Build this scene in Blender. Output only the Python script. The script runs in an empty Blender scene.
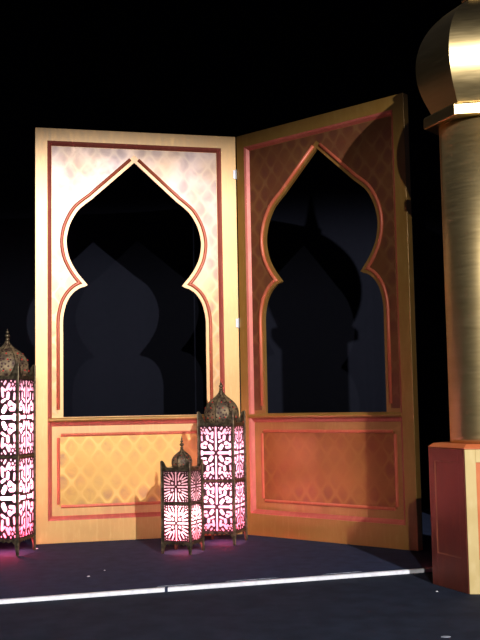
import bpy, bmesh, math, random
from mathutils import Vector, Matrix
random.seed(7)
PI = math.pi; D2R = PI/180
SC = bpy.context.scene; COL = SC.collection

# ------------------------------------------------------------------ camera
cam_d = bpy.data.cameras.new('camera'); cam = bpy.data.objects.new('camera', cam_d); COL.objects.link(cam)
SC.camera = cam
cam_d.sensor_fit = 'VERTICAL'; cam_d.sensor_height = 24.0; cam_d.lens = 24.0*993.49/640
pitch, roll = 0.0872396, -0.0183754
F = Vector((0, math.cos(pitch), math.sin(pitch))); U = Vector((0, -math.sin(pitch), math.cos(pitch))); R = Vector((1, 0, 0))
R2 = R*math.cos(roll)+U*math.sin(roll); U2 = -R*math.sin(roll)+U*math.cos(roll)
cam.matrix_world = Matrix(((R2.x, U2.x, -F.x, 0), (R2.y, U2.y, -F.y, 0), (R2.z, U2.z, -F.z, 0.76312), (0, 0, 0, 1)))
cam_d.clip_start = 0.05

# ------------------------------------------------------------------ world, lights, exposure
SC.view_settings.view_transform = 'Standard'; SC.view_settings.look = 'None'
SC.view_settings.exposure = 0.0; SC.view_settings.gamma = 1.0; SC.view_settings.use_curve_mapping = False
w = bpy.data.worlds.new('world'); SC.world = w; w.use_nodes = True
w.node_tree.nodes['Background'].inputs[0].default_value = (0.55, 0.6, 1.0, 1)
w.node_tree.nodes['Background'].inputs[1].default_value = 0.012

def spot(name, loc, target, power, col, size, blend, radius=0.05, square=False):
    l = bpy.data.lights.new(name, 'SPOT'); o = bpy.data.objects.new(name, l); COL.objects.link(o)
    o.location = loc; l.energy = power; l.color = col; l.spot_size = size*D2R; l.spot_blend = blend
    l.shadow_soft_size = radius; l.use_square = square
    o.rotation_euler = (Vector(target)-Vector(loc)).to_track_quat('-Z', 'Y').to_euler()
    return o
# two framed profile spots on the front bar: shutters cut the beam at the top of the flats
def aim(loc, az, el): return tuple(Vector(loc)+Vector((math.sin(az*D2R)*math.cos(el*D2R), math.cos(az*D2R)*math.cos(el*D2R), math.sin(el*D2R)))*8)
KL = (2.46, -3.47, 3.90); FLP = (0.34, -4.50, 3.99)
k = spot('key_spotlight', KL, aim(KL, -14.6, -21.3), 3450, (1.0, 0.97, 0.98), 27.0, 0.42, 0.035); k.scale = (4.5, 1, 1)
k = spot('front_spotlight', FLP, aim(FLP, -0.3, -21.5), 1250, (1.0, 0.94, 0.87), 26.0, 0.45, 0.035); k.scale = (4.5, 1, 1)

# ------------------------------------------------------------------ materials
def new_mat(name):
    m = bpy.data.materials.new(name); m.use_nodes = True
    nt = m.node_tree; b = nt.nodes['Principled BSDF']
    return m, nt, b
def N(nt, typ, **kw):
    n = nt.nodes.new(typ)
    for k, v in kw.items(): setattr(n, k, v)
    return n
def L(nt, a, b): nt.links.new(a, b)
def math_n(nt, op, a, b=None, c=None, clamp=False):
    n = N(nt, 'ShaderNodeMath', operation=op); n.use_clamp = clamp
    for i, v in enumerate((a, b, c)):
        if v is None: continue
        if isinstance(v, (int, float)): n.inputs[i].default_value = v
        else: L(nt, v, n.inputs[i])
    return n.outputs[0]
def noise(nt, scale, detail=3, vec=None, rough=0.55, dist=0.0):
    n = N(nt, 'ShaderNodeTexNoise'); n.inputs['Scale'].default_value = scale; n.inputs['Detail'].default_value = detail
    n.inputs['Roughness'].default_value = rough; n.inputs['Distortion'].default_value = dist
    if vec is not None: L(nt, vec, n.inputs['Vector'])
    return n.outputs[0]
def mixc(nt, fac, a, b, mode='MIX'):
    n = N(nt, 'ShaderNodeMix', data_type='RGBA', blend_type=mode); n.clamp_factor = True
    if isinstance(fac, (int, float)): n.inputs[0].default_value = fac
    else: L(nt, fac, n.inputs[0])
    for i, v in ((6, a), (7, b)):
        if isinstance(v, tuple): n.inputs[i].default_value = (*v, 1)
        else: L(nt, v, n.inputs[i])
    return n.outputs[2]
def rng(nt, v, a, b, c=0.0, d=1.0, smooth=False):
    n = N(nt, 'ShaderNodeMapRange'); n.interpolation_type = 'SMOOTHSTEP' if smooth else 'LINEAR'
    L(nt, v, n.inputs[0])
    for i, x in enumerate((a, b, c, d)): n.inputs[i+1].default_value = x
    return n.outputs[0]
def coords(nt): return N(nt, 'ShaderNodeTexCoord').outputs['Object']
def bump(nt, b, h, strength=0.2, dist=0.002):
    n = N(nt, 'ShaderNodeBump'); n.inputs['Strength'].default_value = strength; n.inputs['Distance'].default_value = dist
    L(nt, h, n.inputs['Height']); L(nt, n.outputs[0], b.inputs['Normal'])
def mapping(nt, v, sc):
    n = N(nt, 'ShaderNodeMapping'); L(nt, v, n.inputs[0]); n.inputs['Scale'].default_value = sc; return n.outputs[0]

def paint(name, c1, c2, c3, metallic, rough, scale=4.0, streak=(6, 1, 1.2), spec=0.5, bmp=0.15, coat=0.0):
    m, nt, b = new_mat(name)
    co = coords(nt)
    n1 = noise(nt, scale, 4, co); n2 = noise(nt, scale*2.2, 5, mapping(nt, co, streak))
    c = mixc(nt, rng(nt, n1, 0.38, 0.65), c1, c2)
    c = mixc(nt, rng(nt, n2, 0.5, 0.75, 0, 0.7), c, c3)
    L(nt, c, b.inputs['Base Color'])
    b.inputs['Metallic'].default_value = metallic; b.inputs['Specular IOR Level'].default_value = spec
    L(nt, rng(nt, n2, 0.3, 0.7, rough-0.05, rough+0.07), b.inputs['Roughness'])
    b.inputs['Coat Weight'].default_value = coat; b.inputs['Coat Roughness'].default_value = 0.40; b.inputs['Coat IOR'].default_value = 1.85
    bump(nt, b, noise(nt, 90, 3, mapping(nt, co, (1, 1, 0.25))), bmp, 0.0015)
    return m
M = {}
M['gold'] = paint('gold_frame_paint', (0.58, 0.31, 0.055), (0.53, 0.26, 0.035), (0.64, 0.38, 0.09), 0.6, 0.45, coat=1.0)
M['gold_board'] = paint('gold_board_paint', (0.56, 0.29, 0.055), (0.50, 0.22, 0.04), (0.62, 0.36, 0.09), 0.6, 0.45, coat=1.0)
M['red'] = paint('red_moulding_paint', (0.58, 0.14, 0.095), (0.50, 0.105, 0.075), (0.66, 0.20, 0.14), 0.15, 0.42, spec=0.5)
M['coral'] = paint('coral_bead_paint', (0.66, 0.16, 0.085), (0.58, 0.12, 0.06), (0.72, 0.22, 0.12), 0.15, 0.40)

def field_mat(name, px, pz, zoff, base1, base2, base3, cellc, linec, rect, coat=0.5):
    m, nt, b = new_mat(name)
    co = coords(nt); sep = N(nt, 'ShaderNodeSeparateXYZ'); L(nt, co, sep.inputs[0])
    x, z = sep.outputs[0], sep.outputs[2]
    wob = noise(nt, 9, 2, co)
    xs = math_n(nt, 'ADD', x, math_n(nt, 'MULTIPLY', math_n(nt, 'SUBTRACT', wob, 0.5), 0.02))
    a = math_n(nt, 'COSINE', math_n(nt, 'MULTIPLY', math_n(nt, 'SUBTRACT', xs, 0.627), 2*PI/px))
    c = math_n(nt, 'COSINE', math_n(nt, 'MULTIPLY', math_n(nt, 'SUBTRACT', z, zoff), 2*PI/pz))
    s = math_n(nt, 'ADD', a, c); ab = math_n(nt, 'ABSOLUTE', s)
    line = rng(nt, ab, 0.16, 0.5, 1, 0, True)
    inside = rng(nt, ab, 0.35, 1.3, 0, 1, True)
    n1 = noise(nt, 3.2, 4, co); n2 = noise(nt, 7.5, 4, mapping(nt, co, (1, 1, 1.0)), dist=0.6); n3 = noise(nt, 2.1, 2, mapping(nt, co, (1.3, 1, 0.8)))
    base = mixc(nt, rng(nt, n1, 0.36, 0.64), base1, base2)
    base = mixc(nt, rng(nt, n3, 0.45, 0.7, 0, 0.8), base, base3)
    if not rect and coat < 0.5:                           # sheen painted into the colour: pale at the top, gold lower down
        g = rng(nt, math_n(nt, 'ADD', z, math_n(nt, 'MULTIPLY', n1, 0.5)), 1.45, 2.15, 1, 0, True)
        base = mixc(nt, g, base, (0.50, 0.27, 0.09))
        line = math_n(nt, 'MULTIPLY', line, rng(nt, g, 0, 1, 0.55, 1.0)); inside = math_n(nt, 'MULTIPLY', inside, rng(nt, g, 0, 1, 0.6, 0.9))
    if rect:                                              # the stencil is strong along the edges and worn away in the middle
        dx = math_n(nt, 'SUBTRACT', 0.471, math_n(nt, 'ABSOLUTE', math_n(nt, 'SUBTRACT', x, 0.611)))
        dz = math_n(nt, 'SUBTRACT', 0.206, math_n(nt, 'ABSOLUTE', math_n(nt, 'SUBTRACT', z, 0.411)))
        em = rng(nt, math_n(nt, 'MINIMUM', dx, dz), 0.02, 0.16, 1.0, 0.22, True)
        inside = math_n(nt, 'MULTIPLY', inside, em); line = math_n(nt, 'MULTIPLY', line, em)
    cm = math_n(nt, 'MULTIPLY', inside, rng(nt, n2, 0.40, 0.62, 0.02, 0.6))
    base = mixc(nt, cm, base, cellc)
    lm = math_n(nt, 'MULTIPLY', line, rng(nt, n2, 0.34, 0.58, 0.1, 0.5))
    base = mixc(nt, lm, base, linec)
    L(nt, base, b.inputs['Base Color'])
    b.inputs['Metallic'].default_value = 0.6; b.inputs['Coat Weight'].default_value = coat; b.inputs['Coat Roughness'].default_value = 0.36; b.inputs['Coat IOR'].default_value = 1.65
    L(nt, rng(nt, n2, 0.3, 0.7, 0.36, 0.46), b.inputs['Roughness'])
    bump(nt, b, noise(nt, 60, 3, co), 0.12, 0.0015)
    return m
LR = (0.146, 1.088, 0.205, 0.617)
M['sheen_field'] = field_mat('sheen_painted_lattice_field', 0.105, 0.135, 0.70, (0.34, 0.23, 0.17), (0.32, 0.20, 0.11), (0.31, 0.24, 0.25), (0.15, 0.085, 0.09), (0.52, 0.38, 0.25), None, 0.45)  # paler lavender base stands in for the sheen on the left flat
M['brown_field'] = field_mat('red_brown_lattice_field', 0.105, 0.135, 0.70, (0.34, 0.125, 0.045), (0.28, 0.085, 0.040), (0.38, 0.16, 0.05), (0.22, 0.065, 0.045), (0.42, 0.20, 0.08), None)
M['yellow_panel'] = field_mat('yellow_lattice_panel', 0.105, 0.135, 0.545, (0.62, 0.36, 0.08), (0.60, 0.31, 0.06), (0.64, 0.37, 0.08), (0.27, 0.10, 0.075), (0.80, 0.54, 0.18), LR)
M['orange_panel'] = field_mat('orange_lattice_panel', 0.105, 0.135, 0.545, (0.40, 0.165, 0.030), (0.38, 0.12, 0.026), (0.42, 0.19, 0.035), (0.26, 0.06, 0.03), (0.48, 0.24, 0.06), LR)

def plain(name, col, rough=0.5, metallic=0.0, spec=0.5, nscale=20, var=0.25, bmp=0.1):
    m, nt, b = new_mat(name); co = coords(nt)
    n = noise(nt, nscale, 4, co)
    dark = tuple(c*(1-var) for c in col); lite = tuple(min(1, c*(1+var)) for c in col)
    L(nt, mixc(nt, rng(nt, n, 0.35, 0.65), dark, lite), b.inputs['Base Color'])
    b.inputs['Roughness'].default_value = rough; b.inputs['Metallic'].default_value = metallic
    b.inputs['Specular IOR Level'].default_value = spec
    if bmp: bump(nt, b, noise(nt, nscale*6, 3, co), bmp, 0.001)
    return m
M['deck'] = plain('purple_black_stage_cloth', (0.020, 0.028, 0.060), 0.85, 0, 0.12, 14, 0.18, 0.3)
M['front_floor'] = plain('blue_black_floor', (0.013, 0.018, 0.032), 0.85, 0, 0.10, 10, 0.22, 0.3)
M['tape'] = plain('white_floor_tape', (0.80, 0.82, 0.88), 0.5, 0, 0.5, 30, 0.12, 0.05)
M['scuff'] = plain('grey_tape_scuff', (0.20, 0.22, 0.27), 0.7, 0, 0.3, 60, 0.4, 0)
M['hinge'] = plain('zinc_hinge', (0.5, 0.5, 0.52), 0.4, 0.6, 0.5, 40, 0.1, 0)
M['back'] = plain('bare_plywood_back', (0.05, 0.04, 0.03), 0.8, 0, 0.3, 8, 0.3, 0.1)

def pillar_gold(name, r0, r1, met):
    m, nt, b = new_mat(name); co = coords(nt)
    n1 = noise(nt, 5, 4, mapping(nt, co, (0.6, 0.6, 6))); n2 = noise(nt, 40, 4, mapping(nt, co, (0.25, 0.25, 3)))
    c = mixc(nt, rng(nt, n1, 0.35, 0.65), (0.64, 0.48, 0.22), (0.68, 0.52, 0.25))
    c = mixc(nt, rng(nt, n2, 0.55, 0.75, 0, 0.2), c, (0.74, 0.57, 0.30))
    L(nt, c, b.inputs['Base Color']); b.inputs['Metallic'].default_value = met
    L(nt, rng(nt, n2, 0.3, 0.7, r0, r1), b.inputs['Roughness'])
    bump(nt, b, n2, 0.05, 0.0006)
    return m
M['pgold'] = pillar_gold('brushed_gold_shaft_paint', 0.42, 0.48, 1.0)
M['dgold'] = pillar_gold('burnished_gold_dome_paint', 0.29, 0.34, 1.0)
M['pcream'] = paint('pale_gold_plinth_paint', (0.60, 0.46, 0.20), (0.54, 0.40, 0.16), (0.66, 0.53, 0.27), 0.25, 0.5)
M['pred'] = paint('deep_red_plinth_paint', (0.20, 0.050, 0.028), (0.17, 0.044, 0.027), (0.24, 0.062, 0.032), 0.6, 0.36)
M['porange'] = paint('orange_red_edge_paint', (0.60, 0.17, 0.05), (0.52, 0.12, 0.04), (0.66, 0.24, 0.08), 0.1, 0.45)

M['groove'] = plain('rust_red_groove_paint', (0.24, 0.075, 0.028), 0.5, 0, 0.4)
def curtain_mat():
    m, nt, b = new_mat('black_velvet_curtain'); co = coords(nt)
    n = noise(nt, 30, 3, co)
    L(nt, mixc(nt, n, (0.0095, 0.0105, 0.0165), (0.0125, 0.0135, 0.021)), b.inputs['Base Color'])
    b.inputs['Roughness'].default_value = 0.95; b.inputs['Specular IOR Level'].default_value = 0.03
    return m
M['curtain'] = curtain_mat()

def brass(name, c1, c2, rough=0.38):
    m, nt, b = new_mat(name); co = coords(nt)
    n = noise(nt, 45, 4, co)
    L(nt, mixc(nt, rng(nt, n, 0.4, 0.62), c1, c2), b.inputs['Base Color'])
    b.inputs['Metallic'].default_value = 0.85; L(nt, rng(nt, n, 0.3, 0.7, rough-0.08, rough+0.14), b.inputs['Roughness'])
    bump(nt, b, noise(nt, 120, 2, co), 0.35, 0.001)
    return m
M['brass'] = brass('aged_brass', (0.09, 0.07, 0.045), (0.21, 0.165, 0.10))
M['iron'] = brass('dark_cutwork_metal', (0.07, 0.035, 0.045), (0.11, 0.06, 0.06), 0.5)
def pierced():
    m, nt, b = new_mat('pierced_dome_brass'); co = coords(nt)
    v = N(nt, 'ShaderNodeTexVoronoi'); v.inputs['Scale'].default_value = 62; L(nt, co, v.inputs['Vector'])
    n = noise(nt, 22, 3, co)
    hole = rng(nt, v.outputs['Distance'], 0.28, 0.42, 1, 0)
    c = mixc(nt, rng(nt, n, 0.4, 0.6), (0.10, 0.065, 0.04), (0.27, 0.19, 0.10))
    c = mixc(nt, hole, c, (0.045, 0.014, 0.012))
    L(nt, c, b.inputs['Base Color']); b.inputs['Metallic'].default_value = 0.4; b.inputs['Roughness'].default_value = 0.62
    bump(nt, b, v.outputs['Distance'], 0.6, 0.003)
    return m
M['pierced'] = pierced()
def shade_mat():
    m = bpy.data.materials.new('pink_white_lantern_lining'); m.use_nodes = True; nt = m.node_tree
    nt.nodes.remove(nt.nodes['Principled BSDF']); out = nt.nodes['Material Output']
    co = coords(nt); n = noise(nt, 14, 3, co)
    c = mixc(nt, rng(nt, n, 0.35, 0.65), (0.96, 0.78, 0.86), (1.0, 0.90, 0.94))
    t = N(nt, 'ShaderNodeBsdfTranslucent'); d = N(nt, 'ShaderNodeBsdfDiffuse'); mx = N(nt, 'ShaderNodeMixShader'); mx.inputs[0].default_value = 0.12
    L(nt, c, t.inputs[0]); L(nt, c, d.inputs[0]); L(nt, t.outputs[0], mx.inputs[1]); L(nt, d.outputs[0], mx.inputs[2]); L(nt, mx.outputs[0], out.inputs[0])
    return m
M['shade'] = shade_mat()
def red_glass():
    m, nt, b = new_mat('red_glass_jewel')
    b.inputs['Base Color'].default_value = (0.55, 0.03, 0.03, 1); b.inputs['Roughness'].default_value = 0.15
    b.inputs['Emission Color'].default_value = (1.0, 0.08, 0.05, 1); b.inputs['Emission Strength'].default_value = 0.12
    return m
M['jewel'] = red_glass()

# ------------------------------------------------------------------ mesh helpers
def obj(name, bm, mats, parent=None, smooth=False, bevel=0.0, seg=2):
    me = bpy.data.meshes.new(name); bmesh.ops.recalc_face_normals(bm, faces=bm.faces); bm.to_mesh(me); bm.free()
    for m in (mats if isinstance(mats, (list, tuple)) else [mats]): me.materials.append(m)
    o = bpy.data.objects.new(name, me); COL.objects.link(o)
    if parent: o.parent = parent
    if smooth:
        for p in me.polygons: p.use_smooth = True
    if bevel:
        b = o.modifiers.new('bevel', 'BEVEL'); b.width = bevel; b.segments = seg; b.limit_method = 'ANGLE'; b.angle_limit = 40*D2R
    return o
def thing(name, label, cat, loc=(0, 0, 0), rz=0, group=None):
    o = bpy.data.objects.new(name, None); COL.objects.link(o); o.empty_display_size = 0.1
    o.location = loc; o.rotation_euler = (0, 0, rz); o['label'] = label; o['category'] = cat
    if group: o['group'] = group
    return o
def tag(o, label, cat, group=None):
    o['label'] = label; o['category'] = cat
    if group: o['group'] = group
    return o
def box(bm, x0, x1, y0, y1, z0, z1):
    v = [bm.verts.new(c) for c in ((x0, y0, z0), (x1, y0, z0), (x1, y1, z0), (x0, y1, z0), (x0, y0, z1), (x1, y0, z1), (x1, y1, z1), (x0, y1, z1))]
    for f in ((0, 3, 2, 1), (4, 5, 6, 7), (0, 1, 5, 4), (1, 2, 6, 5), (2, 3, 7, 6), (3, 0, 4, 7)): bm.faces.new([v[i] for i in f])
def prism_xz(bm, outer, hole, y0, y1):
    """plate in the xz plane between y0 (front) and y1, with an optional hole"""
    def loop(pts, y): return [bm.verts.new((p[0], y, p[1])) for p in pts]
    vo0, vo1 = loop(outer, y0), loop(outer, y1)
    n = len(outer)
    for i in range(n): bm.faces.new((vo0[i], vo0[(i+1) % n], vo1[(i+1) % n], vo1[i]))
    rings = [(vo0, []), (vo1, [])]
    if hole:
        vh0, vh1 = loop(hole, y0), loop(hole, y1); k = len(hole)
        for i in range(k): bm.faces.new((vh0[i], vh1[i], vh1[(i+1) % k], vh0[(i+1) % k]))
        rings = [(vo0, vh0), (vo1, vh1)]
    for a, b in rings:
        es = []
        for lp in (a, b):
            for i in range(len(lp)):
                e = bm.edges.get((lp[i], lp[(i+1) % len(lp)]))
                if e: es.append(e)
        bmesh.ops.triangle_fill(bm, use_beauty=True, use_dissolve=False, edges=es)
def tube(bm, pts, r, n=8, cap=True, squash=1.0, closed=False):
    rings = []
    P = [Vector(p) for p in pts]
    for i, p in enumerate(P):
        if closed: d = (P[(i+1) % len(P)]-P[i-1])
        elif i == 0: d = P[1]-P[0]
        elif i == len(P)-1: d = P[-1]-P[-2]
        else: d = (P[i+1]-P[i]).normalized()+(P[i]-P[i-1]).normalized()
        d.normalize(); up = Vector((0, 1, 0))
        if abs(d.dot(up)) > 0.95: up = Vector((1, 0, 0))
        s = d.cross(up).normalized(); t = s.cross(d)
        k = 1.0
        if 0 < i < len(P)-1:
            c = (P[i]-P[i-1]).normalized().dot(d); k = min(2.0, 1/max(0.4, c))
        rr = r[i] if isinstance(r, (list, tuple)) else r
        rings.append([bm.verts.new(p+s*math.cos(2*PI*j/n)*rr*k+t*math.sin(2*PI*j/n)*rr*squash) for j in range(n)])
    m = len(rings)
    for i in range(m if closed else m-1):
        a, b = rings[i], rings[(i+1) % m]
        for j in range(n): bm.faces.new((a[j], a[(j+1) % n], b[(j+1) % n], b[j]))
    if cap and not closed: bm.faces.new(rings[0]); bm.faces.new(rings[-1][::-1])
def lathe(bm, prof, n=32, cx=0, cy=0, rot=0, lobes=0, depth=0.0, caps=True):
    rings = []
    for r, z in prof:
        ring = []
        for j in range(n):
            a = rot+2*PI*j/n
            rr = r*(1-depth*abs(math.sin(lobes*(a-rot)/2))**0.6) if lobes else r
            ring.append(bm.verts.new((cx+rr*math.cos(a), cy+rr*math.sin(a), z)))
        rings.append(ring)
    for a, b in zip(rings[:-1], rings[1:]):
        for j in range(n): bm.faces.new((a[j], a[(j+1) % n], b[(j+1) % n], b[j]))
    if caps: bm.faces.new(rings[0][::-1]); bm.faces.new(rings[-1])
def catmull(pts, n=8):
    out = []
    P = [pts[0]]+list(pts)+[pts[-1]]
    for i in range(1, len(P)-2):
        p0, p1, p2, p3 = P[i-1:i+3]
        for k in range(n):
            t = k/n
            out.append(tuple(0.5*((2*p1[c])+(-p0[c]+p2[c])*t+(2*p0[c]-5*p1[c]+4*p2[c]-p3[c])*t*t+(-p0[c]+3*p1[c]-3*p2[c]+p3[c])*t**3) for c in range(2)))
    out.append(tuple(pts[-1])); return out
def offset_poly(pts, d):
    """offset an open polyline sideways (positive = to the left of travel)"""
    out = []
    for i in range(len(pts)):
        a = pts[max(0, i-1)]; b = pts[min(len(pts)-1, i+1)]
        if 0 < i < len(pts)-1:
            d1 = Vector((pts[i][0]-a[0], pts[i][1]-a[1])).normalized(); d2 = Vector((b[0]-pts[i][0], b[1]-pts[i][1])).normalized()
            n1 = Vector((-d1.y, d1.x)); n2 = Vector((-d2.y, d2.x)); n = (n1+n2)
            if n.length < 1e-4: n = n1
            n.normalize(); k = 1/max(0.35, n.dot(n1))
            out.append((pts[i][0]+n.x*d*k, pts[i][1]+n.y*d*k))
        else:
            t = Vector((b[0]-a[0], b[1]-a[1])).normalized(); out.append((pts[i][0]-t.y*d, pts[i][1]+t.x*d))
    return out

# ------------------------------------------------------------------ the stage
def strip_line(x): return 4.103+(x+0.99)*0.3125        # the tape line where the two floor coverings meet
DROP = 0.014                                            # the deck edge stands a little proud of the front floor
bm = bmesh.new()
xs = (-7, 7)
a = [bm.verts.new((xs[0], -7, 0)), bm.verts.new((xs[1], -7, 0)), bm.verts.new((xs[1], strip_line(xs[1]), 0)), bm.verts.new((xs[0], strip_line(xs[0]), 0))]
b_ = [bm.verts.new((xs[1], 9, 0)), bm.verts.new((xs[0], 9, 0))]
for v in a: v.co.z = -DROP
c_ = [bm.verts.new((xs[0], strip_line(xs[0]), 0)), bm.verts.new((xs[1], strip_line(xs[1]), 0))]
f1 = bm.faces.new(a); f1.material_index = 1; bm.faces.new((c_[0], c_[1], b_[0], b_[1])); bm.faces.new((a[3], a[2], c_[1], c_[0]))
fl = obj('floor', bm, [M['deck'], M['front_floor']]); fl['kind'] = 'structure'

# curtain behind, hanging in soft folds
bm = bmesh.new(); n = 420; x0, x1 = -5.2, 5.2
rows = (0.0, 1.2, 2.6, 4.6)
grid = []
for z in rows:
    row = []
    for i in range(n+1):
        x = x0+(x1-x0)*i/n
        k = 1-0.25*z/4.6
        y = 7.36-0.035*k*(math.sin(x*9.3+0.6*math.sin(x*2.1))+0.45*math.sin(x*21+1.3*z*0.2))*(0.25 if -1.9 < x < 0.95 else 1.0)
        row.append(bm.verts.new((x, y, z)))
    grid.append(row)
for r0, r1 in zip(grid[:-1], grid[1:]):
    for i in range(n): bm.faces.new((r0[i], r0[i+1], r1[i+1], r1[i]))
cu = obj('stage_curtain', bm, M['curtain'], smooth=True)
sm = cu.modifiers.new('thick', 'SOLIDIFY'); sm.thickness = 0.006
tag(cu, 'black velvet backdrop curtain hanging behind the two arched flats', 'curtain')

# unseen black leg added at right to keep key light off the gap
bm = bmesh.new(); rows = []
for z in (0.0, 4.6):
    rows.append([bm.verts.new((1.50+1.9*i/60, 5.0+0.03*math.sin(i*0.9), z)) for i in range(61)])
for i in range(60): bm.faces.new((rows[0][i], rows[0][i+1], rows[1][i+1], rows[1][i]))
lg = obj('light_block_curtain', bm, M['curtain'], smooth=True)
sm = lg.modifiers.new('thick', 'SOLIDIFY'); sm.thickness = 0.006
tag(lg, 'added black curtain out of view at right, blocking spotlight from the gap behind the pillar', 'curtain')

# ------------------------------------------------------------------ arched flats
W, H = 1.222, 2.44
R0, R1, RZ0, RZ1 = 0.072, 1.150, 0.128, 2.362          # recess in the frame
LOW, TOP = 0.722, 2.256
half = [(0.43, LOW), (0.43, 1.20)]
lower = catmull([(0.43, 1.20), (0.43, 1.29), (0.421, 1.352), (0.404, 1.405), (0.373, 1.452), (0.335, 1.482), (0.302, 1.494), (0.286, 1.503)], 5)
upper = catmull([(0.286, 1.503), (0.305, 1.527), (0.337, 1.566), (0.366, 1.61), (0.390, 1.66), (0.403, 1.71), (0.408, 1.765), (0.401, 1.82), (0.382, 1.88), (0.345, 1.945), (0.305, 1.985), (0.258, 2.022)], 5)
half = [(0.43, LOW)]+lower+upper[1:]+[(0.0, TOP)]
rhalf = half                                            # right side going up to the peak
lhalf = [(-x, z) for x, z in half][::-1][1:]            # from just left of the peak down
def inset_arch(d):
    # outward offset of the half arch with the crossing at the cusp trimmed away
    lo = offset_poly([(0.43, LOW)]+lower, -d); up = offset_poly(upper+[(0.0, TOP)], -d)
    for i in range(len(lo)-1):
        for j in range(len(up)-1):
            a, b2, c, e = (Vector(q) for q in (lo[i], lo[i+1], up[j], up[j+1]))
            r, q = b2-a, e-c; den = r.x*q.y-r.y*q.x
            if abs(den) < 1e-12: continue
            t = ((c-a).x*q.y-(c-a).y*q.x)/den; u = ((c-a).x*r.y-(c-a).y*r.x)/den
            if 0 <= t <= 1 and 0 <= u <= 1: return lo[:i+1]+[tuple(a+r*t)]+up[j+1:]
    return lo+up
def flat(name, label, loc, rz, mirror, field, panel, CX, R0):
    opening = [(CX+x, z) for x, z in rhalf+lhalf]
    t = thing(name, label, 'stage flat', loc, rz, None)
    X = (lambda u: W-u) if mirror else (lambda u: u)     # left flat runs away from the hinge to the left
    Y = 0.0
    def mapx(pts): return [(X(x), z) for x, z in pts]
    bm = bmesh.new()
    prism_xz(bm, mapx([(0, 0), (W, 0), (W, H), (0, H)]), mapx([(R0, RZ0), (R1, RZ0), (R1, RZ1), (R0, RZ1)]), 0.0, 0.045)
    obj('frame', bm, M['gold'], t, bevel=0.0015)
    bm = bmesh.new()
    prism_xz(bm, mapx([(R0+0.0005, RZ0+0.0005), (R1-0.0005, RZ0+0.0005), (R1-0.0005, RZ1-0.0005), (R0+0.0005, RZ1-0.0005)]), mapx(opening), 0.024, 0.042)
    obj('board', bm, M['gold_board'], t)
    # red bevelled moulding round the recess
    bm = bmesh.new(); wdt = 0.024
    o4 = [(R0, RZ0), (R1, RZ0), (R1, RZ1), (R0, RZ1)]; i4 = [(R0+wdt, RZ0+wdt), (R1-wdt, RZ0+wdt), (R1-wdt, RZ1-wdt), (R0+wdt, RZ1-wdt)]
    A = [bm.verts.new((X(p[0]), -0.001, p[1])) for p in o4]; B = [bm.verts.new((X(p[0]), 0.0235, p[1])) for p in i4]; Cc = [bm.verts.new((X(p[0]), 0.0235, p[1])) for p in o4]
    m4 = [((a_[0]*0.55+b2[0]*0.45), (a_[1]*0.55+b2[1]*0.45)) for a_, b2 in zip(o4, i4)]
    Mi = [bm.verts.new((X(p[0]), 0.006, p[1])) for p in m4]
    for i in range(4):
        j = (i+1) % 4
        bm.faces.new((A[i], A[j], Mi[j], Mi[i])); bm.faces.new((Mi[i], Mi[j], B[j], B[i])); bm.faces.new((B[i], B[j], Cc[j], Cc[i])); bm.faces.new((Cc[i], Cc[j], A[j], A[i]))
    obj('red_moulding', bm, M['red'], t)
    # patterned upper field: a thin painted skin between the moulding and the arch border
    ru = inset_arch(0.029)
    ru[-1] = (0.0, TOP+0.046); ru[0] = (0.459, LOW+0.02)
    fld = [(CX+x, z) for x, z in ru]+[(CX-x, z) for x, z in ru[::-1][1:]]
    bm = bmesh.new(); e = 0.026
    prism_xz(bm, mapx([(R0+e, LOW+0.02-0.001), (CX-0.459, LOW+0.02-0.001)] + fld[::-1][1:-1] + [(CX+0.459, LOW+0.02-0.001), (R1-e, LOW+0.02-0.001), (R1-e, RZ1-e), (R0+e, RZ1-e)]), None, 0.0228, 0.0240)
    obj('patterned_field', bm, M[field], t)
    # arch beads, one to each side of the peak
    for s in (1, -1):
        pts = inset_arch(0.029)
        pts = [p for p in pts if p[1] > LOW+0.045]
        pts = [(0.459, LOW+0.045)]+pts
        last = pts[-1]; prev = pts[-2]
        q = Vector((last[0], last[1])); d = (Vector(prev)-q).normalized()
        pk = Vector((0.0, TOP+0.040)); dirn = Vector((0.258, 2.022-TOP)).normalized()
        pts = pts[:-1]+[tuple(pk+dirn*0.033)]
        bm = bmesh.new()
        tube(bm, [(X(CX+s*x), 0.0235, z) for x, z in pts], 0.0105, 8, True, 1.0)
        obj('arch_bead', bm, M['coral'], t, smooth=True)
    # rail ledge under the opening: gold nosing over a red cove
    bm = bmesh.new()
    prof = [(0.024, 0.719), (0.004, 0.719), (-0.006, 0.714), (-0.010, 0.706), (-0.006, 0.698), (0.004, 0.694), (0.024, 0.694)]
    va = [bm.verts.new((X(R0+0.002), y, z)) for y, z in prof]; vb = [bm.verts.new((X(R1-0.002), y, z)) for y, z in prof]
    for i in range(len(prof)-1): bm.faces.new((va[i], va[i+1], vb[i+1], vb[i]))
    bm.faces.new(va); bm.faces.new(vb)
    obj('rail_ledge', bm, M['gold'], t, bevel=0.001)
    bm = bmesh.new()
    prof = [(0.0236, 0.6935), (0.002, 0.6935), (0.012, 0.684), (0.018, 0.672), (0.0236, 0.669)]
    va = [bm.verts.new((X(R0+0.02), y, z)) for y, z in prof]; vb = [bm.verts.new((X(R1-0.02), y, z)) for y, z in prof]
    for i in range(len(prof)-1): bm.faces.new((va[i], va[i+1], vb[i+1], vb[i]))
    bm.faces.new(va); bm.faces.new(vb)
    obj('red_cove', bm, M['red'], t)
    # lower patterned panel and its four beads
    lx0, lx1, lz0, lz1 = 0.146, 1.088, 0.205, 0.617
    bm = bmesh.new(); box(bm, min(X(lx0), X(lx1)), max(X(lx0), X(lx1)), 0.0228, 0.024, lz0, lz1)
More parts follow.
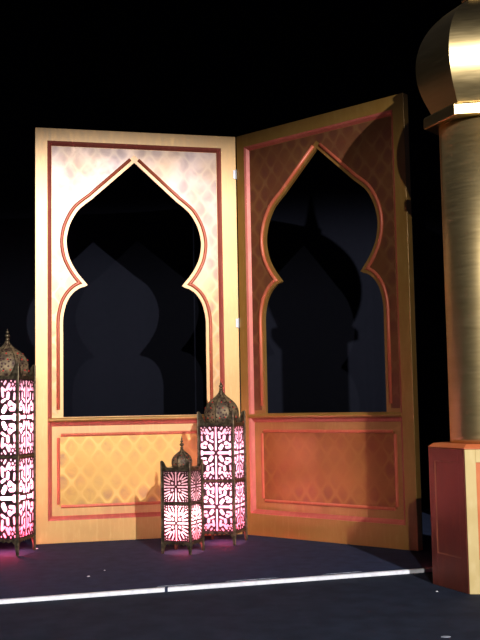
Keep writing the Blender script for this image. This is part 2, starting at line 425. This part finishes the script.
    obj('patterned_lower_panel', bm, M[panel], t)
    g = 0.014
    for p, q in (((lx0+g, lz0), (lx1-g, lz0)), ((lx0+g, lz1), (lx1-g, lz1)), ((lx0, lz0+g), (lx0, lz1-g)), ((lx1, lz0+g), (lx1, lz1-g))):
        bm = bmesh.new(); tube(bm, [(X(p[0]), 0.0235, p[1]), (X(q[0]), 0.0235, q[1])], 0.0095, 8)
        obj('panel_bead', bm, M['coral'], t, smooth=False)
    # back framing battens
    bm = bmesh.new()
    box(bm, 0.01, W-0.01, 0.0455, 0.064, 0.01, 0.10); box(bm, 0.01, W-0.01, 0.0455, 0.064, H-0.10, H-0.01)
    box(bm, 0.01, 0.09, 0.0455, 0.064, 0.101, H-0.101); box(bm, W-0.09, W-0.01, 0.0455, 0.064, 0.101, H-0.101)
    obj('back_batten', bm, M['back'], t)
    return t
HX, HY, AL, AR = -0.008766, 6.068306, 0.240354, 0.734736
# left flat: local x runs 0..W from its outer edge to the hinge
tL = (-math.cos(AL), -math.sin(AL))
FLT = flat('arched_flat', 'tall gold arched flat on the left, brightly lit, front face to the audience', (HX+W*tL[0], HY+W*tL[1], 0), AL, True, 'sheen_field', 'yellow_panel', 0.630, 0.094)
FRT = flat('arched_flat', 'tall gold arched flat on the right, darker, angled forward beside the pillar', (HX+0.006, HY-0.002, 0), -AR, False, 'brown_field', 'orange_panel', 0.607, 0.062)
for z in (2.20, 1.275, 0.32):
    bm = bmesh.new()
    tube(bm, [(0, 0, -0.03), (0, 0, 0.03)], 0.004, 10); box(bm, -0.016, -0.004, 0.0, 0.004, -0.026, 0.026)
    h = obj('hinge', bm, M['hinge'], FLT); h.location = (W-0.002, -0.006, z)

# ------------------------------------------------------------------ floor tape
def tape(x0, x1, label):
    # white edge strip folded over the lip of the deck
    bm = bmesh.new(); n = 30; rows = []
    for i in range(n+1):
        x = x0+(x1-x0)*i/n; y = strip_line(x); j = 0.002*math.sin(i*2.3)
        rows.append([bm.verts.new((x, y+dy, z)) for dy, z in ((-0.0005, -DROP+0.0005), (-0.003, -DROP+0.0005), (-0.003, 0.0022), (0.022+j, 0.0022), (0.022+j, 0.0005), (-0.0005, 0.0005))])
    for a, b2 in zip(rows[:-1], rows[1:]):
        for k in range(6): bm.faces.new((a[k], a[(k+1) % 6], b2[(k+1) % 6], b2[k]))
    bm.faces.new(rows[0]); bm.faces.new(rows[-1][::-1])
    return tag(obj('edge_tape', bm, M['tape']), label, 'tape')
tape(-1.9, -0.341, 'white tape strip on the deck edge, left piece before the small lantern')
tape(-0.328, 1.30, 'white tape strip on the deck edge, right piece running behind the plinth')

# ------------------------------------------------------------------ pillar
PX, PY, PROT = 1.062, 4.264, 231.6*D2R
PIL = thing('onion_dome_pillar', 'gold hexagonal pillar with onion dome on red and gold plinth at right edge', 'pillar', (PX*1.018, PY*1.018, -0.0137), PROT); PIL.scale = (1.018, 1.018, 1.018)
def hexpt(r, k): return (r*math.cos(k*PI/3), r*math.sin(k*PI/3))
def hexprism(bm, levels):
    rings = [[bm.verts.new((*hexpt(r, k), z)) for k in range(6)] for r, z in levels]
    for a, b2 in zip(rings[:-1], rings[1:]):
        for j in range(6): bm.faces.new((a[j], a[(j+1) % 6], b2[(j+1) % 6], b2[j]))
    bm.faces.new(rings[0][::-1]); bm.faces.new(rings[-1])
pl = bpy.data.objects
PZ = 0.574
bm = bmesh.new(); hexprism(bm, [(0.262, 0), (0.262, PZ)])
plinth = obj('plinth', bm, M['pcream'], PIL)
bm = bmesh.new(); hexprism(bm, [(0.263, PZ+0.0005), (0.266, PZ+0.003), (0.266, PZ+0.006), (0.244, PZ+0.020)])
obj('chamfered_top', bm, M['porange'], PIL)
s_ = 0.262; ap = s_*math.cos(PI/6)
for k in range(6):
    # each face: frame plate of four strips and a sunken red panel
    ang = (k+0.5)*PI/3
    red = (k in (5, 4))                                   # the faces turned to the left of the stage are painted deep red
    rotm = Matrix.Rotation(ang, 4, 'Z')
    hw = s_/2
    bm = bmesh.new()
    def bx2(y0, y1, z0, z1, d0, d1, bm=bm):
        q = bmesh.new(); box(q, ap+d0, ap+d1, y0, y1, z0, z1); q.transform(rotm); me = bpy.data.meshes.new('tmp'); q.to_mesh(me); q.free(); bm.from_mesh(me); bpy.data.meshes.remove(me)
    m1, m2 = 0.043, 0.085
    T = 0.005
    bx2(-hw, -hw+m1, 0.0, PZ, 0.0002, T); bx2(hw-m1, hw, 0.0, PZ, 0.0002, T)
    bx2(-hw+m1, hw-m1, 0.0, 0.135, 0.0002, T); bx2(-hw+m1, hw-m1, PZ-0.052, PZ, 0.0002, T)
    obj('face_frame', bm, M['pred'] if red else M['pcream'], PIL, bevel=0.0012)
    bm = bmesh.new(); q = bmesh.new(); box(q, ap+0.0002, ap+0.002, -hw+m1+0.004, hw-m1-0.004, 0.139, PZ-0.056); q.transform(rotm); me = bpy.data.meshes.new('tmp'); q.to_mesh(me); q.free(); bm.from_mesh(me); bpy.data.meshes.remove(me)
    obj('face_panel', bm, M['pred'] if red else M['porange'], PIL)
    bm = bmesh.new()
    for (y0, y1, z0, z1) in ((-hw+m1+0.0003, -hw+m1+0.0037, 0.139, PZ-0.056), (hw-m1-0.0037, hw-m1-0.0003, 0.139, PZ-0.056), (-hw+m1+0.0003, hw-m1-0.0003, 0.1353, 0.1387), (-hw+m1+0.0003, hw-m1-0.0003, PZ-0.0557, PZ-0.0523)):
        bx2(y0, y1, z0, z1, 0.0003, 0.003, bm)
    obj('panel_groove', bm, M['groove'] if red else M['porange'], PIL)
SHR = 0.172
bm = bmesh.new(); lathe(bm, [(SHR+0.002, PZ+0.0205), (SHR, PZ+0.04), (SHR, 1.2), (SHR, 1.966)], 64)
obj('shaft', bm, M['pgold'], PIL, smooth=True)
bm = bmesh.new(); hexprism(bm, [(0.232, 1.9665), (0.238, 1.970), (0.238, 2.012), (0.232, 2.020), (0.222, 2.0245)])
obj('capital_slab', bm, M['dgold'], PIL, bevel=0.001)
# faceted onion dome: curved six-sided vault
dprof = catmull([(0.200, 2.025), (0.216, 2.06), (0.240, 2.11), (0.258, 2.17), (0.264, 2.23), (0.259, 2.29), (0.238, 2.355), (0.200, 2.415), (0.150, 2.463), (0.105, 2.495), (0.070, 2.515), (0.045, 2.53)], 5)
for k in range(6):
    pass
bm = bmesh.new(); rings = []
SUB = 10
for r, z in dprof:
    ring = []
    for k in range(6):
        a0 = hexpt(r, k); a1 = hexpt(r, k+1)
        for s in range(SUB):
            t = s/SUB; ring.append(bm.verts.new((a0[0]*(1-t)+a1[0]*t, a0[1]*(1-t)+a1[1]*t, z)))
    rings.append(ring)
nn = 6*SUB
for a, b2 in zip(rings[:-1], rings[1:]):
    for j in range(nn): bm.faces.new((a[j], a[(j+1) % nn], b2[(j+1) % nn], b2[j]))
bm.faces.new(rings[0][::-1]); bm.faces.new(rings[-1])
dome = obj('onion_dome', bm, M['dgold'], PIL, smooth=True)
for e in dome.data.edges: pass
# sharp arrises between facets
me = dome.data
att = me.attributes.new('sharp_edge', 'BOOLEAN', 'EDGE')
for i, e in enumerate(me.edges):
    a, b2 = e.vertices
    ca, cb = me.vertices[a].co, me.vertices[b2].co
    if abs(ca.z-cb.z) > 1e-5:
        aa = (math.atan2(ca.y, ca.x)/(PI/3)) % 1.0
        if min(aa, 1-aa) < 0.01: att.data[i].value = True
    elif ca.z < 2.032 or ca.z > 2.528: att.data[i].value = True
bm = bmesh.new(); hexprism(bm, [(0.050, 2.5305), (0.054, 2.536), (0.054, 2.552), (0.046, 2.558)])
lathe(bm, [(0.034, 2.5585), (0.036, 2.575), (0.026, 2.61), (0.017, 2.66), (0.011, 2.72), (0.003, 2.80)], 20)
obj('finial', bm, M['dgold'], PIL)

# ------------------------------------------------------------------ lanterns
def seg_d(px, py, s):
    ax, ay, bx, by, r = s
    dx, dy = bx-ax, by-ay; l2 = dx*dx+dy*dy
    t = 0 if l2 == 0 else max(0, min(1, ((px-ax)*dx+(py-ay)*dy)/l2))
    return math.hypot(px-ax-t*dx, py-ay-t*dy)-r
SCROLL = [  # holes of one quarter, x 0..1 from the centre, y 0..1.6
    (0.00, 0.20, 0.00, 1.40, 0.062), (0.0, 1.44, 0.0, 1.49, 0.085), (0.18, 0.0, 0.82, 0.0, 0.085), (0.90, 0.0, 0.90, 0.05, 0.12),
    (0.28, 0.27, 0.38, 0.42, 0.125), (0.88, 0.34, 0.90, 0.50, 0.085), (0.88, 0.34, 0.66, 0.33, 0.085), (0.66, 0.60, 0.62, 0.56, 0.115),
    (0.90, 0.50, 0.70, 0.60, 0.07), (0.20, 0.66, 0.36, 0.74, 0.075), (0.52, 0.82, 0.54, 0.98, 0.105), (0.88, 0.76, 0.90, 0.98, 0.07),
    (0.24, 0.90, 0.20, 1.20, 0.085), (0.20, 1.24, 0.38, 1.12, 0.06), (0.50, 1.20, 0.60, 1.36, 0.095), (0.66, 1.16, 0.74, 1.22, 0.07),
    (0.88, 1.16, 0.88, 1.22, 0.075), (0.80, 1.38, 0.80, 1.38, 0.07), (0.93, 1.48, 0.93, 1.48, 0.062), (0.70, 1.52, 0.70, 1.52, 0.055),
    (0.32, 1.40, 0.40, 1.50, 0.065), (0.18, 1.50, 0.18, 1.50, 0.05), (0.95, 1.33, 0.95, 1.33, 0.045)]
RAYS = [
    (0.00, 0.16, 0.00, 0.98, 0.060), (0.0, 1.08, 0.0, 1.12, 0.085), (0.16, 0.0, 0.84, 0.0, 0.062), (0.92, 0.0, 0.92, 0.02, 0.09),
    (0.28, 0.26, 0.30, 0.28, 0.105), (0.50, 0.20, 0.92, 0.26, 0.058), (0.50, 0.38, 0.94, 0.56, 0.065), (0.50, 0.56, 0.80, 0.76, 0.065),
    (0.36, 0.60, 0.60, 0.98, 0.068), (0.20, 0.50, 0.22, 0.74, 0.060), (0.22, 0.86, 0.34, 1.12, 0.065), (0.92, 0.78, 0.94, 0.80, 0.055),
    (0.80, 0.94, 0.80, 0.94, 0.060), (0.94, 1.02, 0.94, 1.02, 0.050), (0.60, 1.14, 0.60, 1.14, 0.055), (0.78, 1.12, 0.78, 1.12, 0.050), (0.95, 1.16, 0.95, 1.16, 0.045), (0.17, 1.16, 0.17, 1.16, 0.04), (0.46, 1.14, 0.46, 1.14, 0.045)]
def cutwork(bm, holes, hy, ox, oz, w, h, y, nx=52, thick=0.0016):
    """sheet with cut holes (marching squares), w x h centred on (ox, oz) in the xz plane at depth y"""
    nz = int(nx*h/w*0.8)
    def fv(i, k):
        if i in (0, nx) or k in (0, nz): return 1.0
        x = abs(-1+2*i/nx); z = abs(-hy+2*hy*k/nz)
        return min(seg_d(x, z, s) for s in holes)+0.009
    vals = [[fv(i, k) for k in range(nz+1)] for i in range(nx+1)]
    cache = {}
    def P(i, k): return (ox-w/2+w*i/nx, oz-h/2+h*k/nz)
    def cv(i, k):
        key = (i, k)
        if key not in cache: p = P(i, k); cache[key] = bm.verts.new((p[0], y, p[1]))
        return cache[key]
    def ev(a, b2):
        key = tuple(sorted((a, b2)))
        if key not in cache:
            va, vb = vals[a[0]][a[1]], vals[b2[0]][b2[1]]; t = min(0.92, max(0.08, va/(va-vb)))
            pa, pb = P(*a), P(*b2); cache[key] = bm.verts.new((pa[0]+(pb[0]-pa[0])*t, y, pa[1]+(pb[1]-pa[1])*t))
        return cache[key]
    for i in range(nx):
        for k in range(nz):
            c = [(i, k), (i+1, k), (i+1, k+1), (i, k+1)]; s = [vals[p[0]][p[1]] > 0 for p in c]
            if not any(s): continue
            poly = []
            for j in range(4):
                a, b2 = c[j], c[(j+1) % 4]
                if s[j]: poly.append(cv(*a))
                if s[j] != s[(j+1) % 4]: poly.append(ev(a, b2))
            if len(poly) >= 3: bm.faces.new(poly)
def merge(dst, src, mat):
    src.transform(mat); me = bpy.data.meshes.new('tmp'); src.to_mesh(me); src.free(); dst.from_mesh(me); bpy.data.meshes.remove(me)

def lantern(label, corner, theta, s, z_bot, z_mid, z_rim, z_ear, dome_r, dome_pts, beads, holes, hy, power, bulb_z, col):
    """corner = floor position of the near right corner; theta = how far the front face is turned"""
    e1 = Vector((-math.cos(theta), math.sin(theta))); e2 = Vector((math.sin(theta), math.cos(theta)))
    c = Vector(corner)+(e1+e2)*s/2
    t = thing('moroccan_lantern', label, 'lantern', (c.x, c.y, 0), -theta)
    hs = s/2
    # corner posts with a foot below and a horn above: L-shaped folded strips
    for k in range(4):
        bm = bmesh.new()
        pw = 0.0135
        for side in (0, 1):
            q = bmesh.new()
            horn = s*0.27; foot = s*0.17
            prof = [(0, 0), (pw*0.9, 0.0), (pw*1.15, z_bot*0.45), (pw*1.6, z_bot*0.8), (foot, z_bot), (foot, z_bot+0.006), (pw, z_bot+0.010),
                    (pw, z_rim-0.016), (horn, z_rim-0.010), (horn, z_rim), (horn*0.80, z_rim+(z_ear-z_rim)*0.10), (horn*0.60, z_rim+(z_ear-z_rim)*0.36), (horn*0.44, z_rim+(z_ear-z_rim)*0.72), (horn*0.22, z_rim+(z_ear-z_rim)*0.97), (0, z_ear)]
            for yy in (0, 0.0022): pass
            v0 = [q.verts.new((p[0], 0, p[1])) for p in prof]; v1 = [q.verts.new((p[0], 0.0024, p[1])) for p in prof]
            n_ = len(prof)
            for i in range(n_): q.faces.new((v0[i], v0[(i+1) % n_], v1[(i+1) % n_], v1[i]))
            q.faces.new(v0); q.faces.new(v1[::-1])
            if side: q.transform(Matrix(((0, 1, 0, 0), (1, 0, 0, 0), (0, 0, 1, 0), (0, 0, 0, 1))))
            merge(bm, q, Matrix.Translation((-hs-0.0026, -hs-0.0026, 0)))
        q = bmesh.new(); tube(q, [(-hs-0.002, -hs-0.002, 0.001), (-hs-0.002, -hs-0.002, z_ear-0.004)], 0.0048, 8); merge(bm, q, Matrix())
        bm.transform(Matrix.Rotation(k*PI/2, 4, 'Z'))
        obj('corner_post', bm, M['brass'], t)
    # bands at foot, middle and rim
    for zc, hh, nm in ((z_bot+0.006, 0.006, 'bottom_band'), (z_mid, 0.0055, 'middle_band'), (z_rim-0.007, 0.008, 'rim_band')):
        bm = bmesh.new()
        for k in range(4):
            q = bmesh.new(); box(q, -hs+0.009, hs-0.009, -hs-0.0022, -hs+0.002, zc-hh, zc+hh)
            if nm == 'bottom_band':                       # scalloped apron
                for j in range(7):
                    xx = -hs+0.02+(s-0.04)*j/6
                    v = [q.verts.new((xx+dx, -hs-0.0012, zc-hh+dz)) for dx, dz in ((-s/16, 0.001), (0, -0.008), (s/16, 0.001))]
                    q.faces.new(v)
            merge(bm, q, Matrix.Rotation(k*PI/2, 4, 'Z'))
        obj(nm, bm, M['brass'], t)
    # cutwork: four sides x two tiles
    w_in = s-0.020
    for (za, zb) in ((z_bot+0.012, z_mid-0.0055), (z_mid+0.0055, z_rim-0.015)):
        base = bmesh.new()
        cutwork(base, holes, hy, 0, (za+zb)/2, w_in, zb-za, -hs+0.001)
        me = bpy.data.meshes.new('cutwork_panel'); base.to_mesh(me); base.free(); me.materials.append(M['iron'])
        for k in range(4):
            o = bpy.data.objects.new('cutwork_panel', me); COL.objects.link(o); o.parent = t; o.rotation_euler = (0, 0, k*PI/2)
            sd = o.modifiers.new('thick', 'SOLIDIFY'); sd.thickness = 0.0016; sd.offset = 0
    # translucent lining
    bm = bmesh.new(); g = hs-0.006
    pts = [(-g, -g), (g, -g), (g, g), (-g, g)]
    a = [bm.verts.new((*p, z_bot+0.004)) for p in pts]; b2 = [bm.verts.new((*p, z_rim-0.004)) for p in pts]
    for i in range(4): bm.faces.new((a[i], a[(i+1) % 4], b2[(i+1) % 4], b2[i]))
    obj('lining', bm, M['shade'], t)
    # lid plate and dome
    bm = bmesh.new(); box(bm, -hs+0.004, hs-0.004, -hs+0.004, hs-0.004, z_rim-0.003, z_rim+0.002)
    obj('lid_plate', bm, M['brass'], t)
    prof = catmull(dome_pts, 5); prof = [(r, z) for r, z in prof]
    bm = bmesh.new(); lathe(bm, prof, 48, lobes=8, depth=0.05)
    dm = obj('dome', bm, M['pierced'], t, smooth=True)
    # ribs and pierced red glass set into the dome
    def rad(zq):
        for (r0, z0), (r1, z1) in zip(prof[:-1], prof[1:]):
            if z0 <= zq <= z1: return r0+(r1-r0)*(zq-z0)/max(1e-9, z1-z0)
        return prof[-1][0]
    z0, z1 = prof[0][1], prof[-1][1]
    bm = bmesh.new()
    for k in range(8):
        a = k*PI/4
        zz = [z0+(z1-z0)*i/12 for i in range(13)]
        tube(bm, [((rad(q)+0.0008)*math.cos(a), (rad(q)+0.0008)*math.sin(a), q) for q in zz], 0.0022, 6)
    obj('dome_rib', bm, M['brass'], dm)
    jm = bpy.data.meshes.new('red_glass'); jb = bmesh.new(); bmesh.ops.create_icosphere(jb, subdivisions=1, radius=dome_r*0.04); jb.to_mesh(jm); jb.free(); jm.materials.append(M['jewel'])
    for k in range(8):
        for f_, off in ((0.14, -0.4), (0.16, 0.42), (0.45, 0.1), (0.62, -0.1)):
            zq = z0+(z1-z0)*f_; r = rad(zq)*0.955; aa = (k+0.5)*PI/4+off*0.4
            q = bpy.data.objects.new('red_glass', jm); COL.objects.link(q); q.parent = dm; q.location = (r*math.cos(aa), r*math.sin(aa), zq)
    # finial of beads
    bm = bmesh.new(); pr = []
    for zc, r in beads:
        for i in range(7):
            an = -PI/2+PI*i/6
            pr.append((max(0.0022, 1.2*r*math.cos(an)), zc+r*math.sin(an)))
    lathe(bm, [(0.003, z1-0.004)]+pr+[(0.0022, beads[-1][0]+beads[-1][1]+0.004), (0.0006, beads[-1][0]+beads[-1][1]+0.012)], 14)
    obj('finial', bm, M['brass'], t, smooth=True)
    zs = (bulb_z,) if z_rim < 0.5 else (z_bot+(z_rim-z_bot)*0.30, z_bot+(z_rim-z_bot)*0.74)
    for zb in zs:
        l = bpy.data.lights.new('lantern_bulb_or_fill', 'POINT'); l.energy = power/len(zs); l.color = col; l.shadow_soft_size = 0.02
        lo = bpy.data.objects.new('lantern_bulb_or_fill', l); COL.objects.link(lo); lo.parent = t; lo.location = (0, 0, zb)
    l = bpy.data.lights.new('lantern_bulb_or_fill', 'POINT'); l.energy = power*0.24; l.color = (1.0, 0.05, 0.13); l.shadow_soft_size = 0.012  # extra low red lamp, added to tint the floor below the lantern
    lo = bpy.data.objects.new('lantern_bulb_or_fill', l); COL.objects.link(lo); lo.parent = t; lo.location = (0, 0, z_bot+0.012)
    return t
def dome_profile(r, z0, z1, base=0.9):
    h = z1-z0
    return [(r*base, z0), (r*0.985, z0+h*0.12), (r, z0+h*0.24), (r*0.96, z0+h*0.40), (r*0.83, z0+h*0.55), (r*0.60, z0+h*0.68), (r*0.33, z0+h*0.79), (r*0.15, z0+h*0.89), (r*0.07, z1)]
PINK = (1.0, 0.42, 0.54)
lantern('small Moroccan lantern, shortest of the three, glowing pink in front of the left flat', (-0.279, 5.262), 21.6*D2R, 0.163, 0.052, 0.262, 0.447, 0.487,
        0.057, dome_profile(0.057, 0.4495, 0.548), [(0.551, 0.0075), (0.568, 0.010), (0.585, 0.007), (0.598, 0.005)], RAYS, 1.25, 3.5, 0.20, (1.0, 0.50, 0.50))
lantern('medium Moroccan lantern with horned corners, standing behind the small one at the hinge', (-0.050, 5.590), 18*D2R, 0.208, 0.060, 0.352, 0.674, 0.742,
        0.104, dome_profile(0.104, 0.6765, 0.862), [(0.868, 0.009), (0.884, 0.010), (0.898, 0.006)], SCROLL, 1.6, 5.6, 0.37, PINK)
lantern('tallest Moroccan lantern, cut by the left edge of the view, beside the left flat', (-1.194, 5.325), 11*D2R, 0.224, 0.075, 0.520, 0.950, 1.020,
        0.122, dome_profile(0.122, 0.9525, 1.150), [(1.156, 0.010), (1.176, 0.012), (1.196, 0.008)], SCROLL, 1.6, 13, 0.53, PINK)

# ------------------------------------------------------------------ small litter on the floor
def flake(x, y, z, r, mat, label, cat, name, st=(1, 1), rz=0.0, grp=None):
    bm = bmesh.new(); n = 7; pts = []
    for i in range(n):
        a = 2*PI*i/n; rr = r*(0.75+0.4*random.random()); pts.append((rr*math.cos(a)*st[0], rr*math.sin(a)*st[1]))
    v0 = [bm.verts.new((*p, 0)) for p in pts]; v1 = [bm.verts.new((p[0]*0.9, p[1]*0.9, 0.0016)) for p in pts]
    for i in range(n): bm.faces.new((v0[i], v0[(i+1) % n], v1[(i+1) % n], v1[i]))
    bm.faces.new(v1); bm.faces.new(v0[::-1])
    o = obj(name, bm, mat); o.location = (x, y, z+0.0004); o.rotation_euler = (0, 0, rz)
    return tag(o, label, cat, grp)
flake(-0.717, 4.647, 0, 0.008, M['tape'], 'tiny pale speck on the deck midway between left lantern and tape, nearer the tape', 'scrap', 'paper_scrap', (1, 1.6))
flake(-0.666, 4.810, 0, 0.005, M['tape'], 'tiniest pale speck on the deck, just behind the other one', 'scrap', 'paper_scrap')
flake(-1.150, 5.60, 0, 0.009, M['tape'], 'white paper scrap on the floor at the foot of the left lantern', 'scrap', 'paper_scrap', (1, 1.3))
flake(0.781*1.018, 4.126*1.018, -DROP, 0.006, M['tape'], 'white speck on the dark front floor by the plinth corner', 'scrap', 'paper_scrap', (1, 1.4))
flake(0.656*1.018, 3.334*1.018, -DROP, 0.013, M['scuff'], 'grey scrap on the front floor at the bottom edge of the view', 'scrap', 'paper_scrap', (1.6, 1))
RZ = math.atan(0.3125)
flake(-0.30, 4.375, 0, 0.06, M['scuff'], 'thin grey tape residue behind the break in the white tape', 'tape residue', 'tape_residue', (1.6, 0.10), RZ)
flake(0.02, 4.478, 0, 0.07, M['scuff'], 'thin grey tape residue on the deck before the medium lantern', 'tape residue', 'tape_residue', (1.8, 0.08), RZ)
flake(0.45, 4.612, 0, 0.05, M['scuff'], 'thin grey tape residue on the deck before the right flat', 'tape residue', 'tape_residue', (2.2, 0.12), RZ)
